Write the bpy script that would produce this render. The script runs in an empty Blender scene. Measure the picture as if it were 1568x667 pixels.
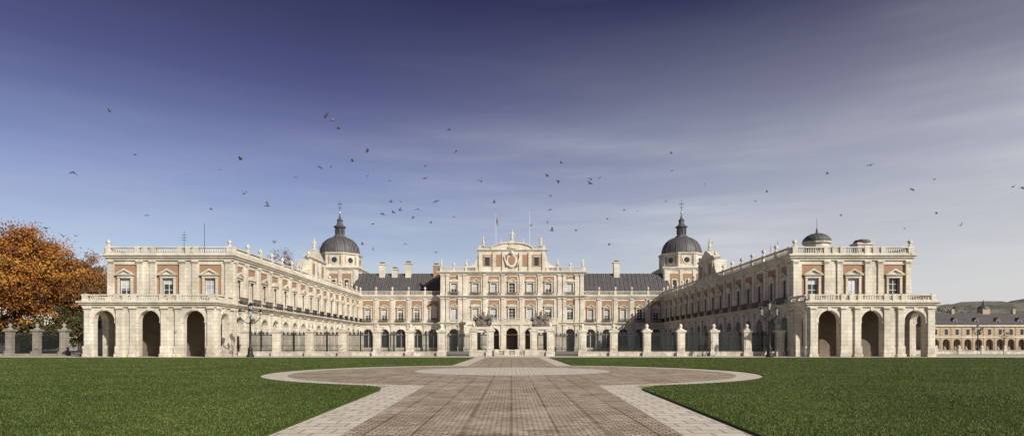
import bpy, math, random
import numpy as np
from mathutils import Vector, Matrix
random.seed(7); rng=np.random.default_rng(7)
scene=bpy.context.scene
R=math.radians
# ------------------------------------------------------------ materials
def newmat(name):
    m=bpy.data.materials.new(name); m.use_nodes=True
    nt=m.node_tree; b=nt.nodes['Principled BSDF']
    return m,nt,b
def N(nt,t,**kw):
    n=nt.nodes.new(t)
    for k,v in kw.items():
        if hasattr(n,k): setattr(n,k,v)
        else: n.inputs[k].default_value=v
    return n
def ramp(nt,src,stops):
    r=nt.nodes.new('ShaderNodeValToRGB'); e=r.color_ramp.elements
    e[0].position=stops[0][0]; e[0].color=(*stops[0][1],1)
    e[1].position=stops[-1][0]; e[1].color=(*stops[-1][1],1)
    for p,c in stops[1:-1]:
        k=e.new(p); k.color=(*c,1)
    nt.links.new(src,r.inputs[0]); return r.outputs[0]
def noise(nt,vec,scale,detail=4,rough=.55):
    n=nt.nodes.new('ShaderNodeTexNoise'); n.inputs['Scale'].default_value=scale
    n.inputs['Detail'].default_value=detail; n.inputs['Roughness'].default_value=rough
    nt.links.new(vec,n.inputs['Vector']); return n.outputs['Fac']
def mapping(nt,vec,scale=(1,1,1),loc=(0,0,0),rot=(0,0,0)):
    m=nt.nodes.new('ShaderNodeMapping'); m.inputs['Scale'].default_value=scale
    m.inputs['Location'].default_value=loc; m.inputs['Rotation'].default_value=rot
    nt.links.new(vec,m.inputs['Vector']); return m.outputs[0]
def mix(nt,a,b,f,mode='MIX'):
    m=nt.nodes.new('ShaderNodeMix'); m.data_type='RGBA'; m.blend_type=mode; m.clamp_factor=True
    for i,v in ((6,a),(7,b)):
        if isinstance(v,tuple): m.inputs[i].default_value=(*v,1)
        else: nt.links.new(v,m.inputs[i])
    if isinstance(f,(int,float)): m.inputs[0].default_value=f
    else: nt.links.new(f,m.inputs[0])
    return m.outputs[2]
def math_(nt,op,a,b=0.0,clamp=False):
    m=nt.nodes.new('ShaderNodeMath'); m.operation=op; m.use_clamp=clamp
    for i,v in ((0,a),(1,b)):
        if isinstance(v,(int,float)): m.inputs[i].default_value=v
        else: nt.links.new(v,m.inputs[i])
    return m.outputs[0]
def bump(nt,b,h,strength=.4,dist=.05):
    n=nt.nodes.new('ShaderNodeBump'); n.inputs['Strength'].default_value=strength; n.inputs['Distance'].default_value=dist
    nt.links.new(h,n.inputs['Height']); nt.links.new(n.outputs[0],b.inputs['Normal'])
def coords(nt): return nt.nodes.new('ShaderNodeTexCoord').outputs['Object']
def wallvec(nt):
    c=coords(nt); s=nt.nodes.new('ShaderNodeSeparateXYZ'); nt.links.new(c,s.inputs[0])
    a=math_(nt,'ADD',s.outputs[0],s.outputs[1]); cb=nt.nodes.new('ShaderNodeCombineXYZ')
    nt.links.new(a,cb.inputs[0]); nt.links.new(s.outputs[2],cb.inputs[1]); return cb.outputs[0],c
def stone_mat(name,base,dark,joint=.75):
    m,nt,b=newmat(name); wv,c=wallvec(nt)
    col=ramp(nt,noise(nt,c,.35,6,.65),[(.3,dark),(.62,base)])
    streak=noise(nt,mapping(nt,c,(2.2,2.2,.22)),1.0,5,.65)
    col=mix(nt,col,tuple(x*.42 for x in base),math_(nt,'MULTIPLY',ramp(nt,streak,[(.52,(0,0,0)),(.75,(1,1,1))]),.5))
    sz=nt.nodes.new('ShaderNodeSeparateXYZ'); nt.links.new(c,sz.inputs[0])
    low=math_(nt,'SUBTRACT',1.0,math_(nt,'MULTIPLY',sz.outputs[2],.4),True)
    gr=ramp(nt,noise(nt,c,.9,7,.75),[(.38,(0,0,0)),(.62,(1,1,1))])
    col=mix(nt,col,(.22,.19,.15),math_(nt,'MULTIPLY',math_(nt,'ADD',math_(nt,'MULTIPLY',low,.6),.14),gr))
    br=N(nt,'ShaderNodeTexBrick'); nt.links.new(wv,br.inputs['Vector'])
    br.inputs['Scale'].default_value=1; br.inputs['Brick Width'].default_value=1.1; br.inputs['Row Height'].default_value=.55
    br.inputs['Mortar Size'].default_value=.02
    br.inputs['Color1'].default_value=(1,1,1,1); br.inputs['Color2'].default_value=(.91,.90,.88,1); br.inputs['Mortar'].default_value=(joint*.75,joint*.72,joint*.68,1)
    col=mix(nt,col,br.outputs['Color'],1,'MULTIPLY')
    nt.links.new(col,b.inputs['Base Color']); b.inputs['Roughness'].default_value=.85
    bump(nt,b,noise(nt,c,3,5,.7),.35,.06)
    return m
STONE=stone_mat('stone',(.79,.74,.625),(.52,.475,.39))
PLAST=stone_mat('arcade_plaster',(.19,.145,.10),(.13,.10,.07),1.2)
m,nt,b=newmat('red_brick'); wv,c=wallvec(nt)
br=N(nt,'ShaderNodeTexBrick'); nt.links.new(wv,br.inputs['Vector']); br.inputs['Scale'].default_value=1
br.inputs['Brick Width'].default_value=.3; br.inputs['Row Height'].default_value=.1; br.inputs['Mortar Size'].default_value=.012
br.inputs['Color1'].default_value=(.34,.175,.085,1); br.inputs['Color2'].default_value=(.255,.125,.065,1); br.inputs['Mortar'].default_value=(.34,.26,.19,1)
col=mix(nt,br.outputs['Color'],(.39,.25,.145),math_(nt,'MULTIPLY',noise(nt,c,.6,5,.7),.7))
nt.links.new(col,b.inputs['Base Color']); b.inputs['Roughness'].default_value=.9; BRICK=m
m,nt,b=newmat('slate'); c=coords(nt)
s=noise(nt,mapping(nt,c,(1,.3,.3)),3.5,4,.6)
w=N(nt,'ShaderNodeTexWave'); nt.links.new(c,w.inputs['Vector']); w.inputs['Scale'].default_value=.55; w.inputs['Distortion'].default_value=.3
col=ramp(nt,s,[(.3,(.062,.060,.062)),(.7,(.145,.135,.132))])
col=mix(nt,col,(.03,.028,.03),math_(nt,'MULTIPLY',ramp(nt,w.outputs[0],[(.75,(0,0,0)),(.95,(1,1,1))]),.7))
nt.links.new(col,b.inputs['Base Color']); b.inputs['Roughness'].default_value=.6; bump(nt,b,s,.4,.05); SLATE=m
def simple(name,col,rough=.6,metal=0,var=.25,sc=3.0):
    m,nt,b=newmat(name); c=coords(nt)
    o=ramp(nt,noise(nt,c,sc,4),[(.3,tuple(x*(1-var) for x in col)),(.7,tuple(min(1,x*(1+var)) for x in col))])
    nt.links.new(o,b.inputs['Base Color']); b.inputs['Roughness'].default_value=rough; b.inputs['Metallic'].default_value=metal
    return m
GLASS=simple('window_glass',(.035,.042,.05),.12,0,.5,.6)
FRAME=simple('window_frame_paint',(.66,.65,.60),.6)
IRON=simple('wrought_iron',(.018,.024,.022),.5,.3)
WOOD=simple('door_wood',(.05,.028,.016),.6)
BLIND=simple('window_blind',(.46,.48,.50),.5,0,.35,.4)
MATS=[STONE,BRICK,SLATE,GLASS,FRAME,IRON,WOOD,BLIND,PLAST]
ST,BK,SL,GL,FR,IR,WD,BL,PL=range(9)
# ------------------------------------------------------------ builder
class B:
    def __init__(s,mx=1): s.v=[];s.f=[];s.m=[];s.mx=mx;s.sm=[]
    def add(s,vs,fs,mat,smooth=False):
        o=len(s.v); s.v+= [(x*s.mx,y,z) for x,y,z in vs]
        s.f+=[tuple(i+o for i in f) for f in fs]; s.m+=[mat]*len(fs); s.sm+=[smooth]*len(fs)
    def hexa(s,p,mat): s.add(p,[(0,1,2,3),(4,7,6,5),(0,4,5,1),(1,5,6,2),(2,6,7,3),(3,7,4,0)],mat)
    def box(s,x0,x1,y0,y1,z0,z1,mat=0):
        s.hexa([(x0,y0,z0),(x1,y0,z0),(x1,y1,z0),(x0,y1,z0),(x0,y0,z1),(x1,y0,z1),(x1,y1,z1),(x0,y1,z1)],mat)
    def lathe(s,cx,cy,z0,prof,mat,seg=8,rot=0.0,smooth=True,sx=1,sy=1):
        vs=[];fs=[];n=len(prof)
        for r,z in prof:
            for k in range(seg):
                a=rot+2*math.pi*k/seg; vs.append((cx+sx*r*math.cos(a),cy+sy*r*math.sin(a),z0+z))
        for i in range(n-1):
            for k in range(seg):
                k2=(k+1)%seg; fs.append((i*seg+k,i*seg+k2,(i+1)*seg+k2,(i+1)*seg+k))
        fs.append(tuple(range(seg))[::-1]); fs.append(tuple((n-1)*seg+k for k in range(seg)))
        s.add(vs,fs,mat,smooth)
    def limb(s,p0,p1,r0,r1,mat,seg=6):
        p0=Vector(p0);p1=Vector(p1);d=(p1-p0).normalized()
        a=d.orthogonal().normalized(); b_=d.cross(a); vs=[]
        for p,r in((p0,r0),(p1,r1)):
            for k in range(seg):
                t=2*math.pi*k/seg; vs.append(tuple(p+a*r*math.cos(t)+b_*r*math.sin(t)))
        fs=[(k,(k+1)%seg,seg+(k+1)%seg,seg+k) for k in range(seg)]+[tuple(range(seg))[::-1],tuple(range(seg,2*seg))]
        s.add(vs,fs,mat,True)
    def ball(s,c,r,mat,seg=8,sc=(1,1,1)):
        n=6; prof=[(max(.01,math.sin(math.pi*i/n))*r,-math.cos(math.pi*i/n)*r*sc[2]) for i in range(n+1)]
        s.lathe(c[0],c[1],c[2],prof,mat,seg,0,True,sc[0],sc[1])
    def obj(s,name,parent=None,mats=None,loc=(0,0,0)):
        me=bpy.data.meshes.new(name); me.from_pydata(s.v,[],s.f)
        for m in (mats or MATS): me.materials.append(m)
        me.polygons.foreach_set('material_index',s.m); me.polygons.foreach_set('use_smooth',s.sm)
        import bmesh
        bm=bmesh.new(); bm.from_mesh(me); bmesh.ops.recalc_face_normals(bm,faces=bm.faces); bm.to_mesh(me); bm.free()
        o=bpy.data.objects.new(name,me); scene.collection.objects.link(o); o.location=loc
        if parent: o.parent=parent
        return o
def empty(name,loc=(0,0,0)):
    e=bpy.data.objects.new(name,None); scene.collection.objects.link(e); e.location=loc; return e
class F:   # facade frame: u along the wall, d outward, z up
    def __init__(s,b,ox,oy,u,n): s.b=b;s.o=(ox,oy);s.u=u;s.n=n
    def P(s,u,d,z): return (s.o[0]+s.u[0]*u+s.n[0]*d, s.o[1]+s.u[1]*u+s.n[1]*d, z)
    def box(s,u0,u1,d0,d1,z0,z1,mat=0):
        if u1-u0<1e-4 or z1-z0<1e-4: return
        P=s.P; s.b.hexa([P(u0,d0,z0),P(u1,d0,z0),P(u1,d1,z0),P(u0,d1,z0),P(u0,d0,z1),P(u1,d0,z1),P(u1,d1,z1),P(u0,d1,z1)],mat)
    def prism(s,pts,d0,d1,mat=0):
        n=len(pts); vs=[s.P(u,d0,z) for u,z in pts]+[s.P(u,d1,z) for u,z in pts]
        fs=[tuple(range(n)),tuple(range(2*n-1,n-1,-1))]+[(k,(k+1)%n,n+(k+1)%n,n+k) for k in range(n)]
        s.b.add(vs,fs,mat)
    def arch(s,a,c,e,z0,z1,r,spring,d0,d1,mat=0,n=12,archivolt=True,key=True):
        s.box(a,c-r,d0,d1,z0,z1,mat); s.box(c+r,e,d0,d1,z0,z1,mat)
        pts=[(c-r*math.cos(math.pi*i/n),spring+r*math.sin(math.pi*i/n)) for i in range(n+1)]
        for (ua,za),(ub,zb) in zip(pts[:-1],pts[1:]):
            P=s.P; s.b.hexa([P(ua,d0,za),P(ub,d0,zb),P(ub,d1,zb),P(ua,d1,za),P(ua,d0,z1),P(ub,d0,z1),P(ub,d1,z1),P(ua,d1,z1)],mat)
        if archivolt:
            ro=r+.32
            for i in range(n):
                t0=math.pi*i/n;t1=math.pi*(i+1)/n
                q=[(c-rr*math.cos(t),spring+rr*math.sin(t)) for rr,t in((r-.002,t0),(r-.002,t1),(ro,t1),(ro,t0))]
                s.prism(q,d1-.02,d1+.1,mat)
            s.box(c-r-.4,c-r+.05,d1-.3,d1+.13,spring-.28,spring,mat); s.box(c+r-.05,c+r+.4,d1-.3,d1+.13,spring-.28,spring,mat)
        if key: s.prism([(c-.2,spring+r-.06),(c+.2,spring+r-.06),(c+.3,spring+r+.6),(c-.3,spring+r+.6)],d1,d1+.2,mat)
    def window(s,c,z0,z1,w,d=-.42,blind=None):
        h=z1-z0
        s.box(c-w/2,c+w/2,d-.08,d,z0,z1,GL)
        t=.09
        s.box(c-w/2,c-w/2+t,d,d+.06,z0,z1,FR); s.box(c+w/2-t,c+w/2,d,d+.06,z0,z1,FR)
        s.box(c-t/2,c+t/2,d,d+.07,z0,z1,FR)
        k=max(2,int(h/.75))
        for i in range(k+1):
            z=z0+h*i/k; s.box(c-w/2,c+w/2,d,d+.05,max(z0,z-.04),min(z1,z+.04),FR)
        if blind is None: blind=random.choice([0,.35,.6,1,1,.8])
        if blind>0: s.box(c-w/2+.02,c+w/2-.02,d+.004,d+.02,z1-h*blind,z1-.02,BL)
    def winbay(s,a,c,e,z0,z1,wz0,wz1,w,bw,bz0,bz1,th=.6,ped='tri',sc=1.0):
        s.box(a,c-bw,-th,0,z0,z1); s.box(c+bw,e,-th,0,z0,z1)
        s.box(c-bw,c+bw,-th,0,z0,bz0); s.box(c-bw,c+bw,-th,0,bz1,z1)
        dr=-.14
        s.box(c-bw,c-w/2,-th,dr,bz0,bz1,BK); s.box(c+w/2,c+bw,-th,dr,bz0,bz1,BK)
        s.box(c-w/2,c+w/2,-th,dr,wz1,bz1,BK); s.box(c-w/2,c+w/2,-th,dr,bz0,wz0,BK)
        s.window(c,wz0,wz1,w)
        j=.26*sc
        s.box(c-w/2-j,c-w/2,dr-.1,.08,wz0,wz1); s.box(c+w/2,c+w/2+j,dr-.1,.08,wz0,wz1)
        s.box(c-w/2-j-.05,c+w/2+j+.05,dr-.1,.12,wz1,wz1+.35*sc)
        s.box(c-w/2-j-.1,c+w/2+j+.1,dr-.1,.24,wz0-.22,wz0)
        if ped:
            z=wz1+.35*sc; hw=w/2+j+.28
            s.box(c-hw,c+hw,dr-.05,.36,z,z+.14)
            if ped=='tri':
                s.prism([(c-hw,z+.14),(c+hw,z+.14),(c,z+.14+.62*sc)],dr,.1)
                s.prism([(c-hw-.05,z+.14),(c-hw+.3,z+.14),(c,z+.14+.5*sc),(c,z+.14+.75*sc)],.1,.38)
                s.prism([(c+hw+.05,z+.14),(c+hw-.3,z+.14),(c,z+.14+.5*sc),(c,z+.14+.75*sc)],.1,.38)
            elif ped=='seg':
                pts=[(c-hw*math.cos(math.pi*i/8),z+.14+.6*sc*math.sin(math.pi*i/8)) for i in range(9)]
                s.prism(pts,dr,.34)
    def pilaster(s,c,w,z0,z1,p=.18,base=.5,cap=.55):
        s.box(c-w/2,c+w/2,-.05,p,z0+base,z1-cap)
        s.box(c-w/2-.1,c+w/2+.1,-.05,p+.1,z0,z0+base)
        s.box(c-w/2-.06,c+w/2+.06,-.05,p+.06,z1-cap,z1-cap+.12)
        s.box(c-w/2-.1,c+w/2+.1,-.05,p+.12,z1-.25,z1)
    def cornice(s,u0,u1,z0,z1,p=.6,e0=1,e1=1):
        h=z1-z0
        s.box(u0-p*.35*e0,u1+p*.35*e1,-.3,p*.35,z0,z0+h*.4); s.box(u0-p*.7*e0,u1+p*.7*e1,-.3,p*.7,z0+h*.4,z0+h*.7); s.box(u0-p*e0,u1+p*e1,-.3,p,z0+h*.7,z1)
    def balustrade(s,u0,u1,z,h=1.05,d=0.1,posts=None,pitch=.34,orn=None,orns=()):
        s.box(u0,u1,d-.18,d+.18,z,z+.2); s.box(u0,u1,d-.2,d+.2,z+h-.18,z+h)
        posts=posts or [u0+.3,u1-.3]
        k=u0+.2
        while k<u1:
            if all(abs(k-p)>.45 for p in posts):
                hh=h-.38; x,y,_=s.P(k,d,0)
                s.b.lathe(x,y,z+.2,[(.06,0),(.115,hh*.35),(.05,hh*.75),(.09,hh)],ST,5)
            k+=pitch
        for p in posts: s.box(p-.35,p+.35,d-.25,d+.25,z+.003,z+h+.06)
        for p in (orns if orns else []):
            x,y,_=s.P(p,d,0); (orn or urn)(s.b,x,y,z+h+.06)
    def railing(s,u0,u1,d,z,h=1.05,pitch=.2,mat=IR):
        s.box(u0,u1,d-.04,d+.04,z+h-.09,z+h,mat); s.box(u0,u1,d-.03,d+.03,z+.08,z+.15,mat)
        k=u0
        while k<=u1:
            s.box(k-.03,k+.03,d-.02,d+.02,z,z+h-.05,mat); k+=pitch
def urn(b,x,y,z):
    b.lathe(x,y,z,[(.3,0),(.3,.12),(.12,.2),(.12,.35),(.33,.6),(.36,.8),(.2,.98),(.1,1.1),(.02,1.2)],ST,8)
def orb(b,x,y,z):
    b.lathe(x,y,z,[(.28,0),(.28,.12),(.12,.2),(.1,.3),(.3,.5),(.34,.65),(.28,.82),(.08,.95)],ST,8)
def statue(b,x,y,z,h=2.6,arm=1):
    k=h/2.6
    b.box(x-.42*k,x+.42*k,y-.42*k,y+.42*k,z,z+.35*k)
    b.lathe(x,y,z+.35*k,[(.38*k,0),(.33*k,.5*k),(.27*k,.95*k),(.22*k,1.2*k),(.3*k,1.5*k),(.33*k,1.68*k),(.12*k,1.8*k),(.09*k,1.88*k)],ST,8,0,True,1,.75)
    b.ball((x,y,z+2.4*k),.19*k,ST,8,(1,1,1.2))
    b.limb((x-.3*k*arm,y,z+2.0*k),(x-.62*k*arm,y-.15,z+1.55*k),.1*k,.08*k,ST); b.limb((x-.62*k*arm,y-.15,z+1.55*k),(x-.5*k*arm,y-.4,z+2.0*k),.08*k,.06*k,ST)
    b.limb((x+.3*k*arm,y,z+2.0*k),(x+.5*k*arm,y-.05,z+1.4*k),.1*k,.08*k,ST); b.limb((x+.5*k*arm,y-.05,z+1.4*k),(x+.35*k*arm,y-.25,z+1.1*k),.08*k,.06*k,ST)

palace=empty('royal_palace',(0,135,0))
def pal(b,name,mats=None):
    o=b.obj(name,palace,mats); o.matrix_parent_inverse=Matrix.Translation((0,-135,0)); return o
D1=95.0;DA=89.8;D2=175.0;XI=41.6
# ------------------------------------------------------------ wings
for mx,nm in((1,'west_wing'),(-1,'east_wing')):
    b=B(mx); XO=60.0 if mx==1 else 59.2; W=XO-XI
    # arcaded portico
    f=F(b,-XO,DA,(1,0),(0,-1)); cs=[W*.152,W*.496,W*.838]; Z=7.0
    bounds=[0,(cs[0]+cs[1])/2,(cs[1]+cs[2])/2,W]
    for i,c in enumerate(cs): f.arch(bounds[i],c,bounds[i+1],0,Z,1.5,5.05,-.9,0)
    m1,m2=bounds[1],bounds[2]
    for p in [.55,m1-.97,m1+.97,m2-.97,m2+.97,W-.6]:
        f.pilaster(p,.85,0,Z,.28,1.5,.5)
        f.box(p-.62,p+.62,-.05,.46,0,.45)
    for c0,c1 in((m1-1.5,m1+1.5),(m2-1.5,m2+1.5)):
        f.box(c0,c1,-.02,.14,0,1.3)
    f.cornice(0,W,Z,7.8,.75)
    f.balustrade(-.2,W+.2,7.8,.95,.25,posts=[.3,m1-1.2,m1,m1+1.2,m2-1.2,m2,m2+1.2,W-.3])
    fi=F(b,-XI,DA,(0,1),(1,0)); L=D1-DA
    fi.arch(.9,2.75,L-.003,0,Z,1.25,5.05,-.9,0); fi.pilaster(.6,.85,0,Z,.28,1.5,.5); fi.pilaster(L-.3,.7,0,Z,.24,1.5,.5)
    fi.cornice(.3,L,Z,7.8,.73,0,0); fi.balustrade(0.3,L+.5,7.8,.95,.21,posts=[L/2,L])
    fo=F(b,-XO,DA,(0,1),(-1,0)); fo.arch(.9,2.75,L,0,Z,1.25,5.05,-.9,0); fo.pilaster(.6,.85,0,Z,.28,1.5,.5); fo.cornice(.3,L,Z,7.8,.73,0,0); fo.balustrade(.3,L,7.8,.95,.21,posts=[L/2,L])
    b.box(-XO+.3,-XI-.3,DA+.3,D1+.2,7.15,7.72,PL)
    g=F(b,-XO,D1,(1,0),(0,-1))
    for i,c in enumerate(cs):
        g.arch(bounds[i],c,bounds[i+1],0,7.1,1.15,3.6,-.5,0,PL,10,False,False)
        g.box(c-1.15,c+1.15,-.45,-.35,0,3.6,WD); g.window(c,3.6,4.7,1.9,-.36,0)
    # upper storey, front
    uc=[W*.14,W*.485,W*.825]; ub=[0,(uc[0]+uc[1])/2,(uc[1]+uc[2])/2,W]
    for i,c in enumerate(uc):
        g.winbay(ub[i],c,ub[i+1],7.8,14.2,9.0,11.6,1.65,1.65,8.75,13.6,ped='tri',sc=1.15)
        g.box(c-1.15,c+1.15,-.1,.2,8.55,8.78)
    for p in(.42,ub[1]-.95,ub[1]+.95,ub[2]-.95,ub[2]+.95,W-.5):
        g.pilaster(p,.8,7.8,14.2,.2,.7,.55)
    g.cornice(0,W,14.2,15.1,.7)
    g.balustrade(-.2,W+.2,15.1,1.1,.2,posts=[.25,ub[1]-1.2,ub[1],ub[1]+1.2,ub[2]-1.2,ub[2],ub[2]+1.2,W-.25],orn=orb,orns=[.25,W-.25])
    # court side
    LS=D2-D1; nb=16; pt=LS/nb
    s=F(b,-XI,D1,(0,1),(1,0))
    for i in range(nb):
        a=i*pt;e=a+pt;c=a+pt/2
        a0=a if i else .503
        s.arch(a0,c,e,0,7.0,1.45,4.5,-1.0,0,ST,8)
        s.box(c-1.5,c+1.5,-1.0,-.9,0,6.1,GL)
        for k in(-.75,0,.75): s.box(c+k-.05,c+k+.05,-.9,-.82,0,6,FR)
        for zz in(.9,2.2,3.3,4.5): s.box(c-1.45,c+1.45,-.9,-.84,zz,zz+.12,FR)
        s.box(c-1.45,c+1.45,-.9,-.75,0,.9,ST)
        s.winbay(a if i else .603,c,e,7.8,14.2,8.6,11.5,1.5,1.5,8.3,13.6,ped='tri' if i%2==0 else 'seg')
        s.pilaster(a+.02 if i else 1.06,.9,7.8,14.2,.2,.6,.5)
        s.pilaster(a+.02 if i else .7,.95,0,7.0,.25,1.3,.4)
        s.railing(c-1.5,c+1.5,.85,7.8,1.05)
    s.cornice(0.003,LS,7.0,7.8,.85,0,0)
    s.cornice(.3,LS,14.2,15.1,.68,0,0)
    pp=[i*pt+.3 for i in range(nb)]+[LS-.3]
    s.balustrade(.5,LS,15.1,1.1,.2,posts=pp,orn=urn,orns=[p for i,p in enumerate(pp) if i>0 and not 6<i<10])
    # outer side, roof
    o=F(b,-XO,D1,(0,1),(-1,0))
    for i in range(nb):
        a=i*pt;e=a+pt;c=a+pt/2
        o.box(a if i else .503,e,-.6,0,0,6.99); o.winbay(a if i else .603,c,e,7.8,14.2,8.8,11.5,1.5,1.5,8.3,13.6)
    o.cornice(.3,LS,14.2,15.1,.68,0,0); o.cornice(.003,LS,7.0,7.8,.5,0,0); o.balustrade(.5,LS,15.1,1.1,.2,posts=pp)
    b.box(-XO+.4,-XI-.4,D1+.4,D2+10,14.6,15.12,SL)
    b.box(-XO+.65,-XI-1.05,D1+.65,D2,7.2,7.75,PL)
    # attic gable
    q=F(b,-XI,131,(0,1),(1,0)); z=15.1
    q.box(0,10.5,-2.4,.3,z,19.2); q.box(1.2,3.2,.3,.34,z+.9,18.6,BK); q.box(7.3,9.3,.3,.34,z+.9,18.6,BK)
    q.window(5.25,16,18.3,1.6,.33,.5)
    for p in(.5,3.8,6.7,10): q.box(p-.35,p+.35,.3,.52,z,19.2)
    q.cornice(0,10.5,19.2,19.8,.6)
    q.prism([(1,19.8),(9.5,19.8),(8.2,20.6),(5.25,21.8),(2.3,20.6)],-1.6,.4)
    for sg,u0 in((-1,0),(1,10.5)):
        pts=[(u0,z),(u0+sg*3.6,z)]+[(u0+sg*(3.6-3.6*math.sin(t)),z+.6+3.0*(1-math.cos(t))) for t in np.linspace(0,math.pi/2,6)]
        q.prism(pts,-1.2,.2)
    x,y,_=q.P(5.25,-.5,0); statue(b,x,y,21.8,2.4)
    for u in(.8,9.7): x,y,_=q.P(u,-.3,0); urn(b,x,y,19.8)
    pal(b,nm)
    # domed tower
    b=B(mx); tx,ty=(-50.3 if mx==1 else -49.5),187.0; hw=6.6
    b.box(tx-hw,tx+hw,ty-hw,ty+hw,0,22.8,ST)
    t=F(b,tx-hw,ty-hw,(1,0),(0,-1))
    for fr_ in (t,F(b,tx+hw,ty-hw,(0,1),(1,0)),F(b,tx-hw,ty-hw,(0,1),(-1,0))):
        for c in(2.9,6.6,10.3):
            fr_.box(c-1.3,c+1.3,0,.05,16.2,21.8,BK); fr_.box(c-.6,c+.6,.05,.12,17,20,GL); fr_.box(c-.8,c+.8,.05,.2,20,20.3)
            for sg in(-1,1): fr_.box(c+sg*.7-.12,c+sg*.7+.12,.05,.16,16.8,20)
        for p in(.5,4.75,8.45,12.7): fr_.box(p-.45,p+.45,0,.22,15.5,22.8)
    t.cornice(0,2*hw,22.8,23.6,.6)
    F(b,tx+hw,ty-hw,(0,1),(1,0)).cornice(.31,2*hw,22.8,23.6,.58,0,1); F(b,tx-hw,ty-hw,(0,1),(-1,0)).cornice(.31,2*hw,22.8,23.6,.58,0,1)
    b.box(tx-hw+.35,tx+hw-.35,ty-hw+.35,ty+hw-.1,22.8,23.59,ST)
    b.lathe(tx,ty,23.55,[(6.6,0),(6.6,.5),(6.2,.6),(6.2,3.7),(6.6,3.9),(6.8,4.4),(6.2,4.5)],ST,8,math.pi/8,False)
    for k in range(8):
        a=k*math.pi/4; n=(math.cos(a),math.sin(a)); u=(-n[1],n[0]); ap=6.2*math.cos(math.pi/8)
        fr_=F(b,tx+n[0]*ap,ty+n[1]*ap,u,n)
        fr_.prism([(1.15*math.cos(w),25.8+1.15*math.sin(w)) for w in np.linspace(0,2*math.pi,17)[:-1]],0,.16,ST)
        fr_.prism([(.8*math.cos(w),25.8+.8*math.sin(w)) for w in np.linspace(0,2*math.pi,17)[:-1]],.1,.18,GL)
        for sg in(-1,1): fr_.box(sg*2.15-.28,sg*2.15+.28,0,.25,24.1,27.3)
        for sg in (-1,1): fr_.box(sg*1.6-.2,sg*1.6+.2,0,.05,24.6,27,BK)
    prof=[(6.0,28.0)]+[(5.75*math.cos(w)**.9+.02,28.2+5.0*math.sin(w)) for w in np.linspace(0,1.25,9)]
    b.lathe(tx,ty,0,prof,SL,24,0,True)
    for k in range(12):
        a=k*math.pi/6
        for (r0,z0),(r1,z1) in zip(prof[1:-1],prof[2:]):
            b.limb((tx+r0*math.cos(a),ty+r0*math.sin(a),z0),(tx+r1*math.cos(a),ty+r1*math.sin(a),z1),.11,.11,SL,4)
    b.lathe(tx,ty,32.8,[(2.0,0),(1.9,.5),(1.5,.7),(1.3,1.0),(1.25,2.9),(1.75,3.1),(1.8,3.4),(1.2,3.7),(.8,4.2),(.75,5.0),(1.0,5.2),(.5,5.6),(.22,6.4),(.1,7.2)],SL,8,math.pi/8,False)
    for k in range(8):
        a=k*math.pi/4; b.box(tx+1.2*math.cos(a)-.18,tx+1.2*math.cos(a)+.18,ty+1.2*math.sin(a)-.18,ty+1.2*math.sin(a)+.18,34.0,35.6,GL)
    b.lathe(tx,ty,39.9,[(.05,0),(.35,.25),(.35,.5),(.05,.75)],ST,8); b.limb((tx,ty,40),(tx,ty,44),.08,.05,IR)
    b.box(tx-.8,tx+.8,ty-.05,ty+.05,42.7,42.85,IR); b.box(tx-.5,tx+.5,ty-.05,ty+.05,41.7,41.8,IR)
    pal(b,nm.replace('wing','domed_tower'))
# ------------------------------------------------------------ main facade
b=B()
for mx in(1,-1):
    b.mx=mx
    s=F(b,-XI,D2,(1,0),(0,-1)); LL=XI-19.3; nb=5; pt=LL/nb
    for i in range(nb):
        a=i*pt;e=a+pt;c=a+pt/2
        s.arch(a,c,e,0,7.2,1.35,4.7,-1.0,0,ST,8)
        s.box(c-1.4,c+1.4,-1.0,-.9,0,6.2,GL)
        s.box(c-1.35,c+1.35,-.9,-.7,0,1.0,ST); s.box(c-.05,c+.05,-.9,-.8,1,6,FR); s.box(c-1.35,c+1.35,-.9,-.8,4.4,4.6,FR)
        s.winbay(a,c,e,7.8,14.3,8.5,11.5,1.5,1.45,8.2,13.7,ped='tri')
        s.pilaster(a+.02,.8,7.8,14.3,.2,.6,.5); s.pilaster(a+.02,.9,0,7.2,.25,1.2,.4)
        s.railing(c-1.4,c+1.4,.7,7.8,1.0)
    s.cornice(0.9,LL,7.2,7.8,.7); s.cornice(.7,LL,14.3,15.2,.7)
    pp=[i*pt for i in range(1,nb+1)]
    s.balustrade(.3,LL,15.2,1.15,.2,posts=pp,orns=pp[:-1])
    x0,x1=-44,-19; ys=176.2
    vs=[(x0,ys,15.6),(x1,ys,15.6),(x1,ys+13,15.6),(x0,ys+13,15.6),(x0,ys+6,22.0),(x1,ys+6,22.0)]
    b.add(vs,[(0,1,5,4),(3,4,5,2),(0,4,3),(1,2,5),(0,3,2,1)],SL)
    for k in range(20):
        xx=x0+1.2*k+.6; b.limb((xx,ys,15.65),(xx,ys+6,22.05),.06,.06,SL,4)
b.mx=1
for cx,cz in((-36.8,24.3),(-29.4,24.6),(-21.5,24.0),(29.6,24.8),(-33.2,22.9)):
    b.box(cx-.8,cx+.8,181,182.6,19,cz,ST if cx!=-21.5 else BK); b.box(cx-1,cx+1,180.8,182.8,cz,cz+.35,ST); b.box(cx-.6,cx+.6,181.2,182.4,cz+.35,cz+.8,SL)
DC=172.0
s=F(b,-19.3,DC,(1,0),(0,-1)); cw=38.6; c0=19.3
cent=[c0+k for k in(-15.6,-9.8,-4.9,0,4.9,9.8,15.6)]
bd=[0,c0-12.3,c0-7.35,c0-2.45,c0+2.45,c0+7.35,c0+12.3,cw]
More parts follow.
